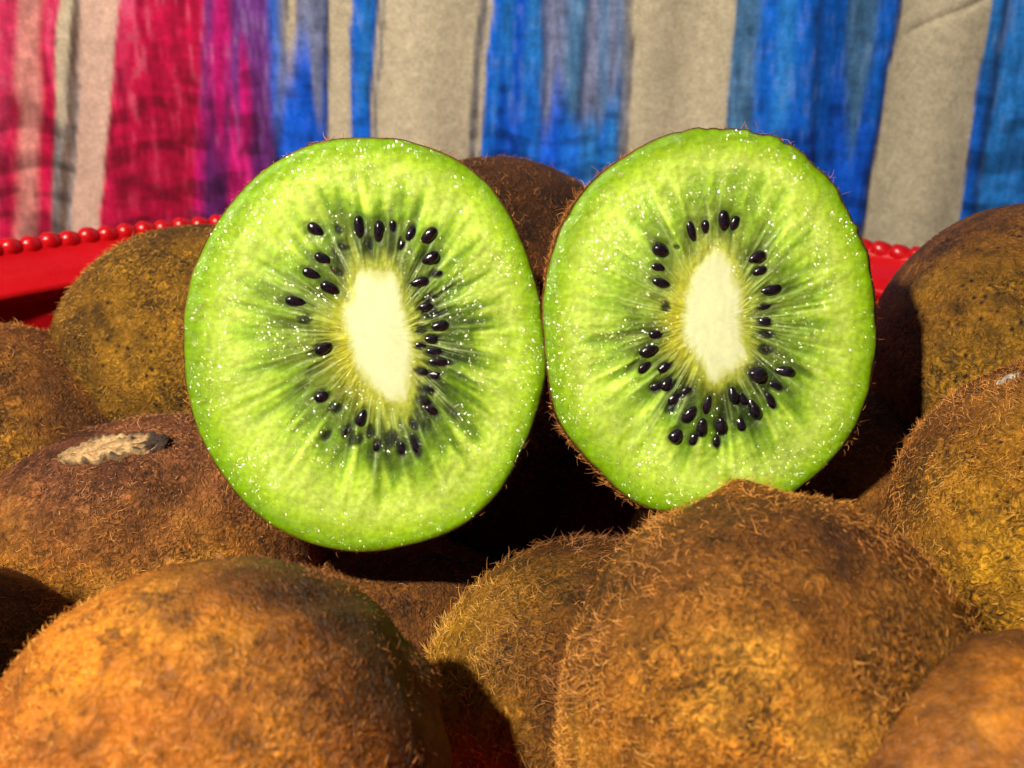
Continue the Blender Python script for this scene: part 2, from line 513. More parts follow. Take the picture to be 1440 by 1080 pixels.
def normals_of(me):
    n = np.zeros(len(me.vertices) * 3, np.float32)
    me.vertices.foreach_get('normal', n)
    return n.reshape(-1, 3).astype(float)

# ---------------------------------------------------------------- whole kiwis
FZ = {
    'brown': ((0.12, 0.040, 0.006), (0.46, 0.185, 0.032)),
    'gold': ((0.17, 0.066, 0.006), (0.62, 0.31, 0.045)),
    'mauve': ((0.13, 0.046, 0.016), (0.46, 0.200, 0.075)),
    'amber': ((0.26, 0.080, 0.008), (0.72, 0.31, 0.045)),
    'olive': ((0.15, 0.066, 0.006), (0.48, 0.255, 0.040)),
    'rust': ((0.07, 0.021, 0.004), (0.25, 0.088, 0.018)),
    'tan': ((0.20, 0.070, 0.007), (0.64, 0.29, 0.045)),
}
SK = {
    'amber': ((0.38, 0.110, 0.007), (0.60, 0.205, 0.011), (0.80, 0.33, 0.026)),
    'tan': ((0.18, 0.056, 0.005), (0.42, 0.160, 0.012), (0.66, 0.32, 0.036)),
    'gold': ((0.18, 0.073, 0.004), (0.40, 0.178, 0.007), (0.58, 0.30, 0.012)),
    'brown': ((0.075, 0.024, 0.004), (0.180, 0.063, 0.008), (0.29, 0.112, 0.013)),
    'mauve': ((0.090, 0.028, 0.012), (0.210, 0.072, 0.028), (0.31, 0.115, 0.030)),
    'olive': ((0.125, 0.056, 0.004), (0.26, 0.124, 0.006), (0.38, 0.19, 0.010)),
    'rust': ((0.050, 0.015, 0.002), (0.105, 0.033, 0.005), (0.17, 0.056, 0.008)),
}
ALL = {}
def kiwi(key, label, px, py, d, a, b, axis, skin, tdir, nfuzz, length=0.24, lift=0.35, speck=0.6, lump=0.05, nub=None, wrinkle=None, seed=1, radius=0.0037, gloss=0.0, stand=0.28):
    c = at(px, py, d)
    root = bpy.data.objects.new('kiwifruit', None); col.objects.link(root)
    root.location = Vector(c * CM)
    tag(root, label, 'kiwi', 'whole kiwis piled in the tray')
    ax = Vector(axis).normalized()
    Rm = np.array(Vector((0, 0, 1)).rotation_difference(ax).to_matrix())
    nt, npn = 150, 200
    t = np.linspace(0, math.pi, nt); p = np.linspace(0, 2 * math.pi, npn, endpoint=False)
    st, ct = np.sin(t)[:, None], np.cos(t)[:, None]
    rr = a * np.sign(st) * np.abs(st) ** 0.94
    zz = b * np.sign(ct) * np.abs(ct) ** 1.0
    V = np.stack([rr * np.cos(p), rr * np.sin(p) * (0.97), np.repeat(zz, npn, 1)], -1).reshape(-1, 3)
    D = V / np.linalg.norm(V, axis=1)[:, None]
    h = lump * noise3(V, 1.0, seed * 7 + 1, 2) + 0.012 * noise3(V, 5.0, seed * 7 + 2, 3)
    polar = np.degrees(np.arccos(np.clip(D[:, 2], -1, 1)))
    h += -0.10 * np.exp(-((polar - 12) / 9.0) ** 2) + 0.05 * np.exp(-(polar / 5.0) ** 2)      # dimple and button at the stem end
    if nub:
        h += nub * np.exp(-(polar / 17.0) ** 2.5)
    V = V + D * h[:, None]
    V = V @ Rm.T
    if wrinkle:
        (wpx, wpy, wr, amp) = wrinkle
        q = V + c
        e = q - CAM; dep = e @ fwd
        X = e @ rgt; Y = e @ upv
        wc = at(wpx, wpy, d - a * 0.7) - CAM
        m = np.exp(-(((X - wc @ rgt) / (wr * 1.7)) ** 2 + ((Y - wc @ upv) / wr) ** 2))
        wl = np.sin(Y * 17 + 2.4 * noise3(V * np.array([1, 1, 1]), 1.7, seed + 30, 2) + 0.7 * X)
        wl = np.sign(wl) * np.abs(wl) ** 0.8 * (0.55 + 0.6 * noise3(V, 3.0, seed + 31, 2))
        Dn = V / np.linalg.norm(V, axis=1)[:, None]
        V = V + Dn * (amp * m * wl)[:, None]
    kf = grid_faces(nt, npn)[:, ::-1]
    me = mesh_from('skin', V, kf)
    # second skin colour to one side, wandering border; paints in some light and shade
    td = np.array(tdir, float); td /= np.linalg.norm(td)
    Dn = V / np.linalg.norm(V, axis=1)[:, None]
    tone = smooth(-0.45, 0.60, Dn @ td + 0.35 * noise3(V, 1.3, seed + 60, 3))
    if nub:
        tone = np.maximum(tone, np.exp(-(polar / 18.0) ** 2))
    ta = me.attributes.new('tone', 'FLOAT', 'POINT')
    ta.data.foreach_set('value', tone.astype(np.float32))
    so = make_obj('skin', me, root, skin_material('kiwi_skin_' + key, SK[skin[0]], SK[skin[1]], speck=speck, seed=seed, gloss=gloss))
    if nfuzz:
        fuzz('fuzz', so, V, normals_of(me), kf, nfuzz, fuzz_material('kiwi_fuzz_' + key, FZ[skin[0] if skin[0] in FZ else 'amber'], FZ[skin[1] if skin[1] in FZ else 'amber']), length, lift, radius, seed * 13 + 5, tone=tone, stand=stand)
    ALL[key] = (root, c, V, Rm, a, b)
    return root

def img(r_, u_, f_):
    """a direction given as right / up / away"""
    return tuple(rgt * r_ + upv * u_ + fwd * f_)
kiwi('K1', 'smooth amber kiwi in the near left corner below the left cut half', 300, 1092, 11.3, 2.15, 2.5, img(.9, .42, .1), ('rust', 'amber'), img(-.72, -.35, -.6), 30000, 0.085, 0.2, 0.5, wrinkle=(320, 862, 0.55, 0.075), seed=1, gloss=0.45)  # rust right side is shade painted into the skin and fuzz colour
kiwi('K2', 'big fuzzy kiwi with an orange tip overlapping the bottom of the right cut half', 1082, 1012, 12.2, 2.38, 2.50, img(-.10, .97, .12), ('brown', 'tan'), img(-.15, -.75, -.65), 36000, 0.125, 0.28, 0.5, nub=0.15, seed=2, stand=0.4)  # tan lower front is a brighter lit side painted into the colour
kiwi('K3', 'kiwi deep in the gap between the amber and the orange tipped kiwis', 840, 1005, 14.9, 2.42, 2.6, img(.3, .2, .9), ('rust', 'gold'), img(-.75, -.66, -.05), 30000, 0.16, 0.32, 0.6, seed=3, stand=0.4)  # gold lower left and rust remainder paint its lit and shaded sides
kiwi('K4', 'mauve brown kiwi with a tan woody stem scar left of the left cut half', 205, 792, 17.4, 2.28, 3.1, img(.95, .30, .1), ('mauve', 'tan'), img(-.1, -.85, -.5), 34000, 0.095, 0.2, 0.5, wrinkle=(190, 690, 0.5, 0.04), seed=4)
kiwi('K5', 'dark brown kiwi at the left edge above the scarred mauve kiwi', 30, 680, 19.6, 2.72, 3.0, img(.8, -.5, .2), ('brown', 'gold'), img(-.6, -.75, -.3), 32000, 0.12, 0.28, 0.4, seed=5)
kiwi('K6', 'olive gold kiwi half hidden behind the left cut half, beside the red rim', 288, 515, 20.8, 2.72, 2.85, img(.2, .2, .9), ('olive', 'olive'), img(.3, -.8, -.5), 26000, 0.095, 0.22, 1.0, seed=6)
kiwi('K7', 'rust brown kiwi showing between the tops of the two cut halves', 705, 395, 20.8, 2.34, 2.55, img(.8, -.2, .5), ('rust', 'rust'), img(0, 1, 0), 16000, 0.11, 0.25, 0.2, seed=7)
kiwi('K8', 'blurred brown kiwi in the bottom right corner, nearest the camera', 1478, 1222, 10.6, 2.25, 2.6, img(.8, .2, .3), ('brown', 'amber'), img(-.1, -.5, -.85), 9000, 0.07, 0.12, 0.2, seed=8, gloss=0.9)
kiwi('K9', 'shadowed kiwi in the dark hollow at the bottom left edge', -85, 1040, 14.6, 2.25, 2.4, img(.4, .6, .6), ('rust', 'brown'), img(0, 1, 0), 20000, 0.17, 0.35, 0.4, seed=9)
kiwi('K10', 'large speckled brown kiwi at the right edge, tallest behind the right cut half', 1448, 508, 18.0, 2.54, 2.7, img(.5, .5, .6), ('brown', 'olive'), img(-.1, -.85, -.5), 15000, 0.05, 0.12, 1.0, seed=10, gloss=0.15, stand=0.15)
kiwi('K11', 'golden bristly kiwi at the right edge below the speckled brown kiwi', 1487, 752, 14.6, 2.25, 2.4, img(.3, .8, .4), ('brown', 'gold'), img(.25, -.55, -.8), 32000, 0.12, 0.28, 0.9, seed=11, stand=0.4)
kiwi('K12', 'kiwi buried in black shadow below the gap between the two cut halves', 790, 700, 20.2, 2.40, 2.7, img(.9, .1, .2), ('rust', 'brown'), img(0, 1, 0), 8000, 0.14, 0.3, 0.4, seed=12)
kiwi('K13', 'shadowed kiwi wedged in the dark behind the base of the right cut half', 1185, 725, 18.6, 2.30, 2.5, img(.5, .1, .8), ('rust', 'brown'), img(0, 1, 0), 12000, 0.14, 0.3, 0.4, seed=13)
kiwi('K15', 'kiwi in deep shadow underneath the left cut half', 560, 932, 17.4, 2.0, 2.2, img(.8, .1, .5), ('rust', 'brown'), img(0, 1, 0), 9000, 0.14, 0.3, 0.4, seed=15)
kiwi('K14', 'brown kiwi high against the near left wall of the tray', -635, 850, 9.8, 2.35, 2.5, img(.3, .3, .9), ('brown', 'gold'), img(0, 0, -1), 12000, 0.14, 0.3, 0.4, seed=14)
kiwi('K16', 'brown kiwi low by the near left wall under another kiwi', -590, 1440, 10.2, 2.3, 2.5, img(.9, .1, .3), ('brown', 'gold'), img(0, 0, -1), 9000, 0.14, 0.3, 0.4, seed=16)

# dried stem scars, lying on the skin they belong to
from mathutils.bvhtree import BVHTree
def scar(key, px, py, lu, lv, turn, c0, c1, seed, lift=0.03, nu=46, nv=22):
    root, c, V, Rm, a, b = ALL[key]
    bvh = BVHTree.FromPolygons([Vector(x) for x in (V + c)], grid_faces(150, 200).tolist())
    v = Vector(fwd + rgt * ((px - 720) / F) - upv * ((py - 540) / F)).normalized()
    hit, nn, _, _ = bvh.ray_cast(Vector(CAM), v)
    if hit is None:
        hit, nn, _, _ = bvh.find_nearest(Vector(at(px, py, np.linalg.norm(c - CAM) - 0.5)))
    nn = nn.normalized()
    if nn.dot(v) > 0:
        nn = -nn
    e1 = Vector(rgt * math.cos(turn) + upv * math.sin(turn)); e1 = (e1 - nn * e1.dot(nn)).normalized()
    e2 = nn.cross(e1)
    r = np.random.default_rng(seed)
    U = np.linspace(-1, 1, nu); W = np.linspace(-1, 1, nv)
    uu, ww = np.meshgrid(U, W, indexing='ij')
    # a lens-shaped ragged outline
    edge = (1 - np.abs(uu) ** 2.4) ** 0.6 * (0.75 + 0.5 * vnoise((uu + 1) * 9, 0 * uu, 40, 1, seed))
    x = uu * lu + 0.05 * (vnoise((ww + 1) * 6, 0 * uu, 30, 1, seed + 1) - 0.5); y = ww * edge * lv
    P = []
    for xi, yi in zip(x.ravel(), y.ravel()):
        q = hit + e1 * xi + e2 * yi
        h2, n2, _, _ = bvh.find_nearest(q)
        P.append((h2, n2 if (h2 - Vector(c)).dot(n2) > 0 else -n2))
    rag = vnoise((uu + 1) * 12, (ww + 1) * 5, 60, 20, seed + 2); fib = vnoise((uu + 1) * 3.5, (ww + 1) * 9 + uu * 1.5 + 2, 60, 60, seed + 3)
    rag2 = vnoise((uu + 1) * 20, (ww + 1) * 9, 60, 30, seed + 4)
    hgt = lift * (0.3 + 1.0 * rag + 1.4 * (fib - 0.5) + 0.8 * (rag2 - 0.5)) * (0.35 + 0.65 * np.abs(ww) ** 0.7 * 1.5)
    hgt[0] = hgt[-1] = -0.03; hgt[:, 0] = hgt[:, -1] = -0.03
    VV = np.array([np.array(p + n_ * h) - c for (p, n_), h in zip(P, hgt.ravel())])
    me = mesh_from('stem_scar', VV, grid_faces(nu, nv, wrap=False))
    mixf = smooth(0.35, 0.6, uu + 0.7 * (rag - 0.5)) + 0.55 * smooth(0.55, 0.8, fib) + 0.7 * smooth(0.72, 1.0, np.abs(ww) + 0.3 * (rag - 0.5))
    mixf = np.clip(mixf, 0, 1).ravel()[:, None]
    set_color(me, 'bark', np.array(c0) * (1 - mixf) + np.array(c1) * mixf)
    k = NT('stem_scar')
    at_ = k.n('ShaderNodeVertexColor', layer_name='bark')
    nz = k.noise(1400, 4, 0.6, k.coords())
    k.l(k.mix(1.0, at_.outputs['Color'], k.ramp(nz, [(0.3, 0.45), (0.55, 1.0), (0.75, 1.3)]), 'MULTIPLY'), k.p.inputs['Base Color'])
    k.p.inputs['Roughness'].default_value = 0.8
    k.l(k.bump(nz, 0.8, 0.0004), k.p.inputs['Normal'])
    o = make_obj('stem_scar', me, root, k.m)
    o['label'] = 'dry woody stem scar'
scar('K4', 160, 632, 0.82, 0.25, math.radians(21), (0.54, 0.34, 0.15), (0.035, 0.018, 0.010), 71, 0.085)
scar('K11', 1420, 532, 0.20, 0.07, math.radians(14), (0.70, 0.62, 0.52), (0.02, 0.014, 0.010), 72, 0.03, 16, 8)

# ---------------------------------------------------------------- cut halves
A_OUT = [(517,193),(568,197),(605,208),(639,222),(676,248),(709,287),(735,339),(754,398),(765,461),(769,500),(768,530),(757,577),(739,625),(717,673),(691,707),(654,738),(613,758),(565,771),(517,778),(472,775),(424,762),(380,740),(343,707),(305,658),(283,618),(267,570),(260,514),(259,447),(265,402),(280,358),(302,317),(331,278),(365,241),(398,221),(435,204),(472,195)]
B_OUT = [(990,180),(1028,182),(1062,185),(1094,193),(1125,210),(1146,229),(1167,253),(1194,295),(1215,337),(1226,385),(1233,441),(1234,482),(1232,510),(1227,535),(1215,576),(1198,614),(1174,646),(1142,677),(1105,702),(1060,716),(1000,724),(944,722),(917,719),(889,705),(851,670),(816,635),(788,600),(776,559),(770,510),(765,465),(765,420),(771,378),(783,337),(802,295),(826,262),(854,236),(889,215),(917,199),(951,187)]
A_CORE = [(530,377),(558,382),(562,403),(565,431),(572,459),(579,484),(579,509),(576,533),(574,561),(565,570),(548,563),(527,549),(509,530),(500,505),(493,477),(483,452),(479,442),(490,424),(497,403),(500,380)]
B_CORE = [(1009,345),(1023,357),(1032,385),(1043,414),(1039,445),(1041,477),(1052,505),(1036,519),(1018,530),(1008,539),(994,539),(992,519),(976,498),(962,477),(960,459),(965,431),(971,396),(981,375),(995,356)]
ZS = 2.843
# (x, y, angle clockwise from the horizontal, length, width, how far it stands out: 1 whole .. 0 only a dark shape under the flesh)
A_SEED = [(124,121,35,70,48,1),(297,110,88,85,38,1),(376,127,95,80,38,1),(434,108,90,52,32,.5),(505,135,-65,66,38,.5),(578,143,-40,74,44,1),(584,236,-30,72,44,.8),(538,333,-15,76,38,.7),(582,393,-15,66,40,0),(588,455,0,70,40,0),(622,506,-15,68,38,1),(158,238,25,76,42,1),(110,298,20,76,42,1),(182,357,25,80,46,1),(48,408,8,86,42,1),(82,478,0,60,40,0),(157,597,-25,74,44,1),(308,874,-65,68,40,1),(150,790,-30,64,45,.3),(165,945,-50,50,30,0),(430,960,-80,60,50,0),(525,985,75,86,36,.6),(590,845,25,62,42,.7),(578,760,10,60,40,.3),(620,653,3,90,36,.6),(590,560,0,60,36,.5),(545,520,0,50,36,0),(232,190,20,50,30,0),(285,960,-60,60,50,0),(205,835,-40,55,40,0),(210,290,30,50,25,0),(560,430,-10,60,36,.3),(600,610,5,66,36,.4),(600,705,8,60,38,.4),(560,810,20,56,36,.3),(470,1000,85,60,38,.4),(370,985,-85,60,38,.3),(245,925,-60,60,36,.3),(545,585,0,52,34,.3),(548,690,5,54,34,.3),(520,900,60,50,32,.2),(345,930,-80,50,34,.2),(470,180,-75,50,30,.3),(340,180,85,46,28,.2),(215,120,70,46,30,.3),(610,300,-20,50,32,.3)]
B_SEED = [(318,127,75,78,34,1),(375,109,88,52,30,1),(449,85,88,76,42,1),(494,95,-65,58,34,.8),(196,203,25,66,54,1),(187,273,15,58,36,.9),(197,335,15,70,36,.9),(216,430,20,40,36,.2),(180,541,-8,64,34,.7),(148,606,-20,74,38,1),(133,675,-45,60,36,.5),(215,672,-35,64,34,.6),(583,232,-25,72,44,1),(593,288,-25,58,34,.9),(638,363,-12,82,40,1),(612,492,0,62,40,.5),(612,605,10,55,36,.2),(583,700,10,72,58,1),(692,688,8,76,40,1),(486,782,75,68,36,1),(382,822,-75,80,32,1),(312,862,-55,78,44,1),(362,914,-85,76,44,1),(257,948,-45,62,54,.7),(570,840,65,82,42,1),(440,910,80,72,50,.6),(640,810,60,75,40,.2),(228,740,-45,70,50,.2),(300,770,-40,60,40,.2),(235,830,-45,60,50,0),(262,190,30,25,20,0),(330,960,-70,56,40,.3),(520,900,75,60,40,.3),(530,800,65,56,34,.3),(250,800,-45,60,40,.4),(180,750,-40,56,36,.3),(620,540,5,52,34,.3),(610,430,-5,52,32,.3),(660,750,30,56,34,.3),(420,970,-85,52,38,.2)]
LABELS = {}

def polar_radius(pts, c, th):
    a = np.arctan2(pts[:, 1] - c[1], pts[:, 0] - c[0]); r = np.hypot(pts[:, 0] - c[0], pts[:, 1] - c[1])
    o = np.argsort(a); a, r = a[o], r[o]
    a = np.concatenate([a - 2 * math.pi, a, a + 2 * math.pi]); r = np.concatenate([r, r, r])
    raw = np.interp(th, a, r)
    # round off the corners between measured points
    kx = np.exp(-0.5 * (np.arange(-12, 13) / 5.0) ** 2); kx /= kx.sum()
    return np.convolve(np.concatenate([raw[-12:], raw, raw[:12]]), kx, 'valid')

def half(label, out, core, seeds, zoff, centre, d, yaw, lean, dark, yel, seed, ragged, body):
    r = np.random.default_rng(seed)
    p0 = at(*centre, d)
    n = CAM - p0; n /= np.linalg.norm(n)
    q = Quaternion((0, 0, 1), math.radians(yaw)) @ Quaternion((1, 0, 0), math.radians(lean))
    n = np.array(q @ Vector(n)); n /= np.linalg.norm(n)
    eu = rgt - n * (rgt @ n); eu /= np.linalg.norm(eu)
    ev = np.cross(n, eu)
    def uv(px, py):
        e = on_plane(px, py, p0, n) - p0
        return (e @ eu, e @ ev)
    OUT = np.array([uv(*p) for p in out]); CORE = np.array([uv(*p) for p in core])
    cc = CORE.mean(0)
    NT_ = 540
    th = np.linspace(-math.pi, math.pi, NT_, endpoint=False)
    Ro = polar_radius(OUT, cc, th); Rc = polar_radius(CORE, cc, th)
    cell = (th + math.pi) / (2 * math.pi)
    Ro = Ro + 0.018 * (vnoise(cell * 60, 0 * th, 60, 1, seed + 1) - 0.5)
    if ragged is not None:
        m = np.exp(-((np.degrees(th) - ragged) / 42.0) ** 2)
        Ro = Ro + m * 0.055 * (vnoise(cell * 150, 0 * th, 150, 1, seed + 2) - 0.5)
    Rc = 0.95 * Rc + 0.035 * (vnoise(cell * 110, 0 * th, 110, 1, seed + 3) - 0.5)
    root = bpy.data.objects.new('kiwi_half', None); col.objects.link(root)
    Mx = Matrix(((eu[0], ev[0], n[0]), (eu[1], ev[1], n[1]), (eu[2], ev[2], n[2]))).to_4x4()
    root.matrix_world = Matrix.Translation(Vector(p0 * CM)) @ Mx
    tag(root, label, 'kiwi half', 'cut kiwi halves')
    # ---------- radial grid: rings from the middle to the core edge, then to the skin
    sc_ = np.linspace(0.0, 1.0, 34)
    sf = np.concatenate([np.linspace(0, 0.965, 150), [0.978, 0.988, 0.995, 1.0]])
    nc = len(sc_)
    def ring_xy(rad):
        return np.stack([cc[0] + rad * np.cos(th), cc[1] + rad * np.sin(th)], -1)
    Cxy = ring_xy(sc_[:, None] * Rc[None, :])
    Fxy = ring_xy(Rc[None, :] + sf[:, None] * (Ro - Rc)[None, :])
    TH = np.repeat(th[None, :], len(sf), 0); CE = (TH + math.pi) / (2 * math.pi); SS = np.repeat(sf[:, None], NT_, 1)
    # ---------- colour of the flesh
    ang = np.degrees(TH)
    da = np.array(dark, float)
    D = np.interp(ang, np.concatenate([da[:, 0] - 360, da[:, 0], da[:, 0] + 360]), np.tile(da[:, 1], 3))
    fine = vnoise(CE * 190, SS * 4, 190, 5, seed + 4); mid = vnoise(CE * 84, SS * 3, 84, 4, seed + 5); broad = vnoise(CE * 26, SS * 2.5, 26, 4, seed + 6)
    win = smooth(0.02, 0.2, SS) * (1 - smooth(0.62, 0.86, SS))
    long_ = vnoise(CE * 130, SS * 1.6, 130, 3, seed + 16)
    s2 = SS + 0.01 * win + win * (0.24 * (mid - 0.5) + 0.18 * (fine - 0.5) + 0.14 * (broad - 0.5) + 0.16 * (long_ - 0.5))
    # where the locules are pale, the dark zone is passed over quickly
    stops = np.array([0, .07, .15, .34, .47, .58, .73, .87, .95, 1.0])
    cols = np.array([(.44, .50, .075), (.30, .38, .05), (.062, .105, .010), (.068, .130, .008), (.16, .31, .012), (.43, .635, .05), (.56, .745, .115), (.39, .60, .024), (.225, .425, .003), (.14, .28, .002)])
    pale = np.array([(.48, .54, .09), (.38, .47, .07), (.31, .43, .06), (.31, .46, .05), (.30, .49, .04), (.38, .61, .055), (.56, .745, .115), (.39, .60, .024), (.225, .425, .003), (.14, .28, .002)])
    s2c = np.clip(s2, 0, 1)
    Cd = np.stack([np.interp(s2c, stops, cols[:, i]) for i in range(3)], -1)
    Cp = np.stack([np.interp(s2c, stops, pale[:, i]) for i in range(3)], -1)
    C = Cp * (1 - D[..., None]) + Cd * D[..., None]
    rays = (vnoise(CE * 150, SS * 2.2, 150, 4, seed + 17) - 0.5) * smooth(0.12, 0.3, SS) * (1 - smooth(0.6, 0.82, SS))
    rays2 = (vnoise(CE * 260, SS * 2.0, 260, 3, seed + 18) - 0.5) * smooth(0.10, 0.25, SS) * (1 - smooth(0.66, 0.9, SS))
    C = C * (1 + 0.30 * rays + 0.36 * rays2)[..., None]
    # dark pockets of the locules
    pock = smooth(0.48, 0.72, vnoise(CE * 52, SS * 5, 52, 6, seed + 7)) * smooth(0.05, 0.16, SS) * (1 - smooth(0.32, 0.55, SS + 0.2 * (mid - 0.5)))
    pk = (pock * (0.30 + 0.62 * D))[..., None]
    C = C * (1 - pk) + np.array((.016, .034, .006)) * pk
    # green flecks that run outward into the pale flesh
    fl = smooth(0.56, 0.76, vnoise(CE * 110, SS * 5, 110, 6, seed + 8)) * smooth(0.25, 0.4, SS) * (1 - smooth(0.62, 0.8, SS))
    C = C * (1 - 0.38 * fl[..., None]) + np.array((.20, .38, .012)) * 0.38 * fl[..., None]
    # pale fibres
    fib = np.zeros_like(SS)
    for k_ in range(74):
        a0 = r.uniform(-math.pi, math.pi); wdt = r.uniform(0.007, 0.017); e1 = r.uniform(0.32, 0.72); s_ = r.uniform(0.25, 0.95); bend = r.normal() * 0.10
        dd = np.abs((TH - a0 - bend * SS * SS + math.pi) % (2 * math.pi) - math.pi)
        fib = np.maximum(fib, s_ * np.exp(-(dd / wdt) ** 2) * smooth(0.03, 0.14, SS) * (1 - smooth(e1 * 0.6, e1, SS)))
    C = C * (1 - 0.62 * fib[..., None]) + np.array((.50, .68, .22)) * 0.62 * fib[..., None]
    # yellow flesh beside the core
    ya, yw, ys = yel
    yd = np.abs((ang - ya + 180) % 360 - 180)
    ym = (ys * np.exp(-(yd / yw) ** 2) + 0.12) * np.exp(-((SS - 0.02) / 0.13) ** 2)
    C = C * (1 - ym[..., None]) + np.array((.52, .50, .02)) * ym[..., None]
    # cloudy variation of the outer flesh
    cl = vnoise(CE * 22, SS * 4, 22, 5, seed + 9)
    C *= (0.87 + 0.26 * cl)[..., None]
    band = smooth(0.80, 0.97, SS + 0.10 * (broad - 0.5))
    C = C * (1 - 0.35 * band[..., None]) + np.array((.21, .40, .003)) * 0.35 * band[..., None]
    C *= 0.92
    edge = smooth(0.975, 1.0, SS)
    C = C * (1 - 0.7 * edge[..., None]) + np.array((.12, .16, .012)) * 0.7 * edge[..., None]
    # core
    CC = np.repeat(sc_[:, None], NT_, 1); CEc = np.repeat(cell[None, :], nc, 0)
    e_ = smooth(0.82, 1.04, CC + 0.16 * (vnoise(CEc * 90, CC * 3, 90, 4, seed + 10) - 0.5))
    Kc = np.array((.72, .77, .45)) * (1 - e_[..., None]) + np.array((.58, .64, .22)) * e_[..., None]
    Kc *= (0.94 + 0.12 * vnoise(CEc * 16, CC * 6, 16, 7, seed + 11))[..., None]
    for q_, f_ in enumerate((1, .82, .6, .4, .24, .12, .05)):
        C[q_] = f_ * Kc[-1] + (1 - f_) * C[q_]
    # ---------- seeds: which lie under the flesh
    pxcm = d / F
    sd = []
    for (zx, zy, an, Ln, Wd, s_) in seeds:
        u_, v_ = uv(zoff[0] + zx / ZS, zoff[1] + zy / ZS)
        sd.append((u_, v_, -math.radians(an), 1.08 * Ln / ZS * pxcm, 1.08 * Wd / ZS * pxcm, s_))
    fx, fy = Fxy[..., 0], Fxy[..., 1]
    H = np.zeros_like(SS)
    for i, (u_, v_, an, Ln, Wd, s_) in enumerate(sd):
        x = (fx - u_) * math.cos(an) + (fy - v_) * math.sin(an); y = -(fx - u_) * math.sin(an) + (fy - v_) * math.cos(an)
        rr = np.hypot(x / (Ln * .5), y / (Wd * .5))
        if s_ < 0.65:
            m = (1 - smooth(0.65, 1.35, rr + 0.6 * (fine - 0.5))) * (0.90 + 0.1 * s_)
            C = C * (1 - m[..., None]) + np.array((.007, .011, .006)) * m[..., None]
        else:
            m = (1 - smooth(0.9, 2.0, rr + 0.5 * (mid - 0.5))) * 0.55
            C = C * (1 - m[..., None]) + np.array((.030, .060, .010)) * m[..., None]
        H -= 0.012 * (1 - smooth(0.9, 1.5, rr))
    # ---------- relief of the cut
    H += win * (0.022 * (mid - 0.5) + 0.010 * (fine - 0.5)) + 0.014 * fib - 0.012 * pock
    H += 0.020 * (vnoise(CE * 70, SS * 12, 70, 13, seed + 12) - 0.5) + 0.010 * (vnoise(CE * 200, SS * 30, 200, 31, seed + 13) - 0.5)
    H += 0.05 * (vnoise(CE * 9, SS * 3, 9, 4, seed + 14) - 0.5) * smooth(0, .2, SS)
    rim = np.clip((SS - 0.93) / 0.07, 0, 1)
    H -= 0.075 * (1 - np.sqrt(np.clip(1 - rim ** 2, 0, 1)))
    Hc = 0.016 * (1 - CC ** 2) + 0.006 * (vnoise(CEc * 20, CC * 5, 20, 6, seed + 15) - 0.5) * CC * (1 - CC)
    H *= smooth(0.0, 0.05, SS)
    Hc[-1] = H[0]
    Fv = np.concatenate([Fxy, H[..., None]], -1).reshape(-1, 3)
    Cv = np.concatenate([Cxy, Hc[..., None]], -1).reshape(-1, 3)
    me = mesh_from('flesh', Fv, grid_faces(len(sf), NT_)); set_color(me, 'flesh', np.clip(C.reshape(-1, 3), 0, 1))
    flesh = make_obj('flesh', me, root, M_FLESH)
    me = mesh_from('core', Cv, grid_faces(nc, NT_)); set_color(me, 'flesh', np.clip(Kc.reshape(-1, 3), 0, 1))
    make_obj('core', me, root, M_CORE)['label'] = 'pale cream core'
    # ---------- skin: the dome behind the cut
    ns = 46
    tt = np.linspace(0, 1, ns)
    L, bu, bv = body
    edge_xy = ring_xy(Ro + 0.012)
    mid_xy = edge_xy.mean(0)
    Sv = []
    for t_ in tt:
        f = math.cos(t_ * math.pi / 2) ** 0.80 if t_ < 1 else 0.0
        z = -0.07 - L * math.sin(t_ * math.pi / 2)
        off = np.array([bu, bv]) * math.sin(t_ * math.pi / 2)
        Sv.append(np.concatenate([mid_xy + off + (edge_xy - mid_xy) * (f + 0.02 * math.sin(t_ * math.pi)), np.full((NT_, 1), z)], -1))
    # a thin lip that laps the edge of the cut
    lip = np.concatenate([ring_xy(Ro - 0.004), np.full((NT_, 1), -0.068)], -1)
    Sv = np.concatenate([[lip], Sv]).reshape(-1, 3)
    Sv = Sv + 0.012 * noise3(Sv, 4.0, seed + 20, 3)[:, None] * np.array([1.0, 1.0, 0.0]) * (Sv[:, 2:3] < -0.2)
    fq = grid_faces(ns + 1, NT_)[:, ::-1]
    me = mesh_from('skin', Sv, fq)
    so = make_obj('skin', me, root, skin_material('half_skin_%d' % seed, SK['brown'], SK['gold'], speck=0.4, seed=seed))
    N_ = normals_of(me)
    msk = (Sv[:, 2] < -0.10).astype(float)
    fuzz('fuzz', so, Sv, N_, fq, 10000, fuzz_material('half_fuzz_%d' % seed, FZ['brown'], FZ['gold']), 0.15, 0.4, 0.0036, seed + 40, mask=msk)
    # ---------- seeds that stand out of the cut
    t1 = np.linspace(0, math.pi, 13); p1 = np.linspace(0, 2 * math.pi, 14, endpoint=False)
    for (u_, v_, an, Ln, Wd, s_) in sd:
        if s_ < 0.2:
            continue
        x = np.cos(t1)[:, None] * np.ones(14); taper = 1 - 0.22 * np.cos(t1)[:, None]
        y = np.sin(t1)[:, None] ** 0.9 * np.cos(p1) * taper; z = np.sin(t1)[:, None] ** 0.9 * np.sin(p1) * taper
        B = np.stack([x * Ln * .5, y * Wd * .5, z * Wd * .40], -1).reshape(-1, 3)
        B += 0.004 * noise3(B * 30, 1.0, int(1000 * abs(u_)) + 3, 2)[:, None]
        me = mesh_from('seed', B, grid_faces(13, 14))
        o = make_obj('seed', me, root, M_SEED)
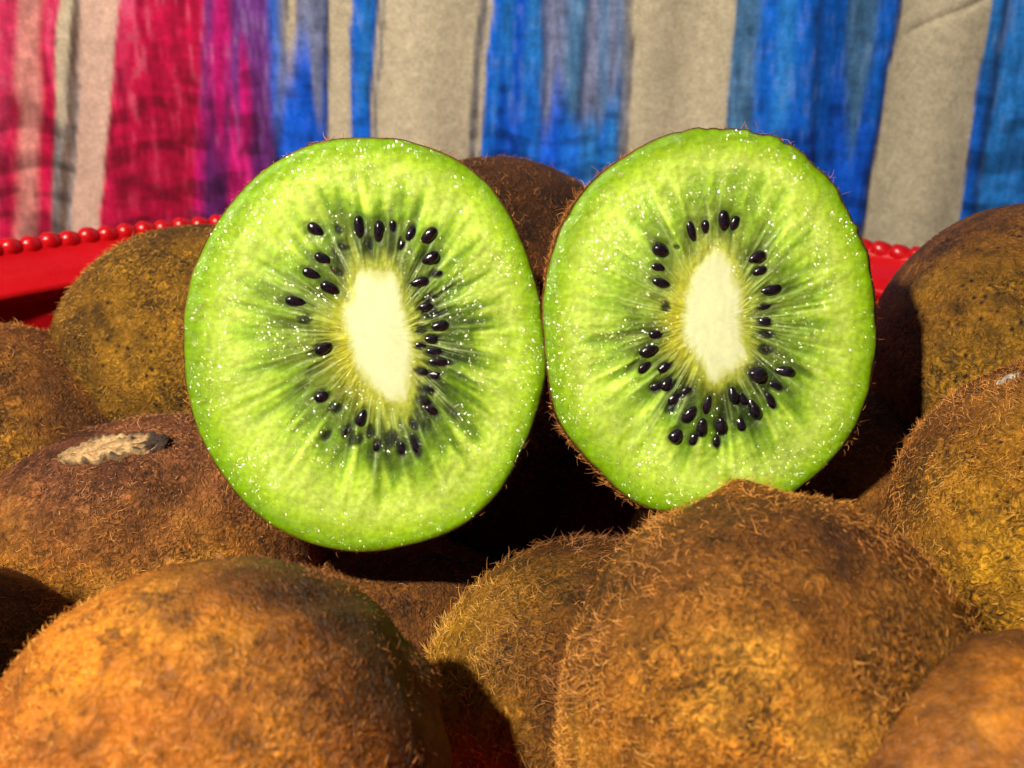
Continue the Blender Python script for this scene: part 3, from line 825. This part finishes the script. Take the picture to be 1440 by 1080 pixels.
        o.location = Vector((u_ * CM, v_ * CM, (-0.028 + (s_ - 0.8) * 0.055) * CM))
        # the pointed end looks at the core
        aa = an
        to_core = math.atan2(cc[1] - v_, cc[0] - u_)
        if math.cos(aa - to_core) < 0:
            aa += math.pi
        o.rotation_euler = (r.normal() * 0.2, r.normal() * 0.12, aa)
    # ---------- beads of juice
    nd = 3000
    hth = np.linspace(0, math.pi / 2, 5); hph = np.linspace(0, 2 * math.pi, 9, endpoint=False)
    unit = np.stack([np.sin(hth)[:, None] * np.cos(hph), np.sin(hth)[:, None] * np.sin(hph), np.cos(hth)[:, None] * np.ones(9)], -1).reshape(-1, 3)
    fu = grid_faces(5, 9)[:, ::-1]
    Vd, Fd = [], []
    i = 0
    while i < nd:
        j = r.integers(NT_); s_ = r.random() ** 0.6 * 0.985
        kk = int(np.searchsorted(sf, s_)); kk = min(kk, len(sf) - 1)
        base = Fv[kk * NT_ + j]
        if r.random() > 0.08 + 1.0 * smooth(0.35, 0.8, vnoise(np.array([cell[j] * 22]), np.array([s_ * 6]), 22, 7, seed + 50)[0]):
            continue
        rad = 0.006 + 0.021 * r.random() ** 4
        sc3 = np.array([rad * r.uniform(.8, 1.5), rad * r.uniform(.8, 1.2), rad * r.uniform(.35, .7)])
        rot = th[j]
        u3 = unit * sc3
        u3 = np.stack([u3[:, 0] * math.cos(rot) - u3[:, 1] * math.sin(rot), u3[:, 0] * math.sin(rot) + u3[:, 1] * math.cos(rot), u3[:, 2]], -1)
        tilt = r.normal(size=2) * 0.22
        u3[:, 2] += u3[:, 0] * tilt[0] + u3[:, 1] * tilt[1]
        Vd.append(u3 + base - np.array([0, 0, 0.001])); Fd.append(fu + i * len(unit)); i += 1
    me = mesh_from('juice_beads', np.concatenate(Vd), np.concatenate(Fd))
    jb = make_obj('juice_beads', me, flesh, M_DROP)
    jb['kind'] = 'stuff'
    return root, p0, n

half('upright cut kiwi half on the left, showing a slanted cream core', A_OUT, A_CORE, A_SEED, (400, 280), (515, 485), 15.0, -2, 3,
     [(-180, .40), (-135, .75), (-90, .95), (-45, .9), (0, 1.0), (30, .8), (60, .65), (90, .9), (135, .7), (170, .4)], (205, 55, .75), 101, None, (2.5, 0.0, -0.15))
half('upright cut kiwi half on the right, its base behind the orange tipped kiwi', B_OUT, B_CORE, B_SEED, (860, 280), (1000, 455), 15.1, 9, 3,
     [(-180, .30), (-135, .8), (-90, 1.0), (-45, .85), (0, .55), (45, .35), (90, .25), (135, .2)], (180, 60, .85), 202, 60, (2.4, -0.25, -0.25))
